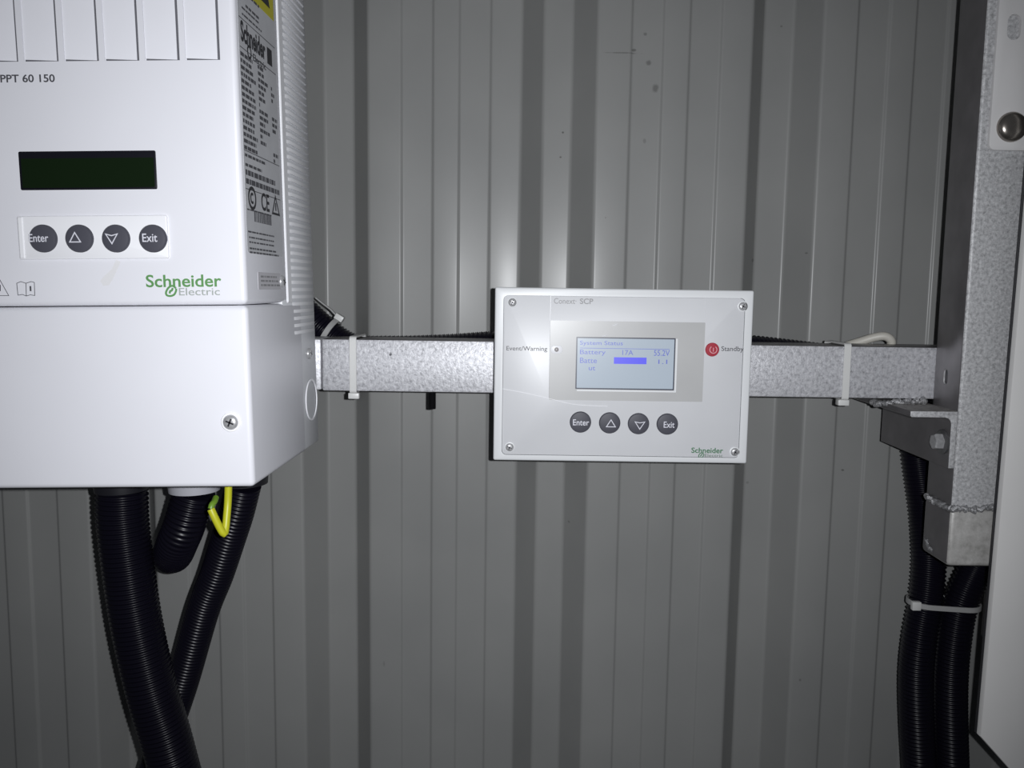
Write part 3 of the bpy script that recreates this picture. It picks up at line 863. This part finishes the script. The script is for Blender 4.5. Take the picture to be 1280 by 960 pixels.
# ------------------------------------------------------------------ conduits
cg = 'black corrugated conduits below the charge controller'
def pth(l): return [at(u, v, Y) for u, v, Y in l]
corrugated('conduit', [G1] + pth([(153.5, 650, .530), (159, 700, .530), (171, 780, .530), (189, 860, .530), (207, 920, .530), (220, 968, .530), (240, 1040, .53), (262, 1130, .53)]), .0158,
           'thickest black corrugated conduit hanging under the left of the white charge controller', cg)
corrugated('conduit', [G2] + pth([(296, 640, .540), (286, 672, .546), (271, 718, .556), (253, 765, .566), (229, 850, .578), (211, 905, .580), (194, 960, .580), (172, 1030, .58), (150, 1110, .58)]), .0112,
           'slimmer black conduit slanting down-left from beside the yellow wire, passing behind the thickest one', cg, pitch=.0026, amp=.0009)
corrugated('conduit', [G3] + pth([(231, 655, .530), (223, 675, .536), (217, 690, .550), (215.5, 692, .572), (217, 686, .60), (219, 680, .625), (221, 674, .643)]), .0130,
           'short black conduit bending back to the wall under the white controller', cg)
cg2 = 'black corrugated conduits below the post'
corrugated('conduit', pth([(1142, 470, .644), (1144, 530, .644), (1147, 570, .642), (1157, 640, .632), (1161, 695, .618), (1158, 745, .610), (1149, 800, .606), (1145, 860, .606), (1149, 960, .606), (1156, 1060, .606)]), .0122,
           'left one of the two tied black conduits below the post, rising behind the bracket', cg2)
corrugated('conduit', pth([(1262, 610, .598), (1240, 665, .602), (1222, 705, .606), (1203, 748, .606), (1193, 795, .606), (1188, 860, .606), (1190, 960, .606), (1195, 1060, .606)]), .0120,
           'right one of the two tied black conduits, curving up behind the foot of the post', cg2)
corrugated('conduit', pth([(330, 340, .612), (372, 383, .612), (404, 413, .608), (440, 436, .606), (490, 439, .606), (560, 437, .606), (620, 433, .606), (700, 430, .606), (800, 431, .606), (880, 434, .606), (945, 439, .606), (1010, 446.5, .606), (1060, 453, .606)]), .0112,
           'black corrugated conduit lying along the back of the rail behind the control panel')
# yellow-green earth wire
bm = bmesh.new()
sweep(bm, spline(pth([(286, 590, .470), (285, 625, .470), (283.5, 645, .468), (282, 660, .466), (280, 667, .464), (275, 660, .463), (268, 646, .462), (263.5, 636, .462)]), .0008), .0021, 14)
wr = build('earth_wire', bm, M['wire'])
tag(wr, 'bright yellow earth wire folded into a V beside the black conduit', 'wire')
bm = bmesh.new()
sweep(bm, spline(pth([(263.5, 636, .462), (265, 631, .463), (268, 627, .466), (270, 622, .470)]), .0008), .0017, 12)
build('wire_end', bm, M['wire_green'], wr, label='green wire end')

# ------------------------------------------------------------------ cable ties, loop, bolt
def rail_tie(u, v_mid, lab, mm, dy):
    x = at(u, v_mid, RAIL_Y0).x; w2 = .0023
    r = empty('cable_tie', (x, RAIL_Y0, rail_bot), lab, 'cable tie', 'nylon cable ties')
    H = rail_top - rail_bot; D = dy
    c = .0016
    loop = []
    for (y, z, a0) in ((-.0009 + c, -.0009 + c, 180), (D - c, -.0009 + c, 270), (D - c, H + .0014 - c, 0), (-.0009 + c, H + .0014 - c, 90)):
        for i in range(5):
            a = math.radians(a0 + 22.5 * i); loop.append(Vector((0, y + c * math.cos(a), z + c * math.sin(a))))
    bm = bmesh.new(); sweep(bm, loop, 0, flat=(w2, .0006, (1, 0, 0)), closed=True)
    build('strap', bm, mm, r)
    bm = bmesh.new(); box(bm, -.0036, .0036, .0004, .0064, -.0052, -.0012, .0006, 2)
    build('head', bm, mm, r)
rail_tie(441.5, 455, 'white cable tie around the rail, next to the charge controller', M['tie'], .0352)
rail_tie(1057.5, 465, 'white cable tie around the rail, right of the control panel', M['tie'], .0352)

# tie on the slanting conduit
c0 = at(412, 417.5, .607); t = (at(440, 436, .606) - at(404, 413, .608)).normalized()
root = empty('cable_tie', c0, 'small white cable tie on the black conduit above the rail end', 'cable tie', 'nylon cable ties')
u_ = t.cross(Vector((0, 1, 0))).normalized(); v_ = t.cross(u_)
rr = .0119
bm = bmesh.new(); sweep(bm, [(u_ * math.cos(2 * math.pi * i / 36) + v_ * math.sin(2 * math.pi * i / 36)) * rr for i in range(36)], 0, flat=(.0019, .0006, t), closed=True)
build('strap', bm, M['tie_grey'], root)
up = u_ if u_.z > 0 else -u_
hc = up * (rr + .0018)
bm = bmesh.new(); box(bm, -.0032, .0032, -.0032, .0032, -.0021, .0021, .0005, 2)
R = Matrix((t, Vector((0, 1, 0)), up)).transposed()
for v in bm.verts: v.co = R @ v.co + hc
build('head', bm, M['tie'], root)
bm = bmesh.new()
q = [hc + t * -.002, hc + t * -.008 + up * .0016, hc + t * -.015 + up * .0022, hc + t * -.022 + up * .003]
sweep(bm, spline(q, .001), 0, flat=(.0015, .0005, (0, 1, 0)))
build('tail', bm, M['tie_grey'], root)

# tie round the two conduits below the post
pa = at(1157, 752, .6085); pb = at(1201.5, 755, .606)
mid = (pa + pb) / 2; ax = (pb - pa).normalized(); L2 = (pb - pa).length / 2; rr = .0128
root = empty('cable_tie', mid, 'grey cable tie binding the two black conduits below the post', 'cable tie', 'nylon cable ties')
fw = Vector((0, -1, 0)); fw = (fw - ax * fw.dot(ax)).normalized(); upv = ax.cross(fw)
loop = []
for i in range(14): a = math.pi * i / 13; loop.append(ax * (L2 + rr * math.sin(a)) + fw * rr * math.cos(a))
for i in range(14): a = math.pi * i / 13; loop.append(ax * (-L2 - rr * math.sin(a)) - fw * rr * math.cos(a))
bm = bmesh.new(); sweep(bm, loop, 0, flat=(.0019, .0006, upv), closed=True)
build('strap', bm, M['tie_grey'], root)
hc = ax * (-L2 - .0105) + fw * (rr * .80)
bm = bmesh.new(); box(bm, -.0032, .0032, -.0020, .0020, -.0032, .0032, .0006, 2)
for v in bm.verts: v.co = v.co + hc
build('head', bm, M['tie'], root)

# pale cable looped on top of the rail
bm = bmesh.new()
sweep(bm, spline(pth([(1030, 440, .612), (1052, 434, .604), (1072, 428, .597), (1094, 421.5, .592), (1107, 420.5, .59), (1114, 426, .59), (1113, 433, .592), (1108, 438, .6)]), .0008), lambda i: .0030, 14)
lp = build('cable_loop', bm, M['cream'])
tag(lp, 'cream cable end looping up above the rail, left of the post', 'cable')

# bolt hanging from the rail
p = at(540.5, 490, .574)
bm = bmesh.new(); L = rail_bot - at(540.5, 511, .574).z
prof = [(.0026, -.003)]
n = 22
for i in range(n):
    prof += [(.0026, L * i / n), (.0021, L * (i + .5) / n)]
prof += [(.0024, L), (0, L + .0004)]
lathe(bm, (p.x, .574, rail_bot), (0, 0, -1), prof, 18)
b = build('bolt', bm, M['bolt_dark'])
tag(b, 'black threaded bolt end hanging below the rail, left of the control panel', 'bolt')
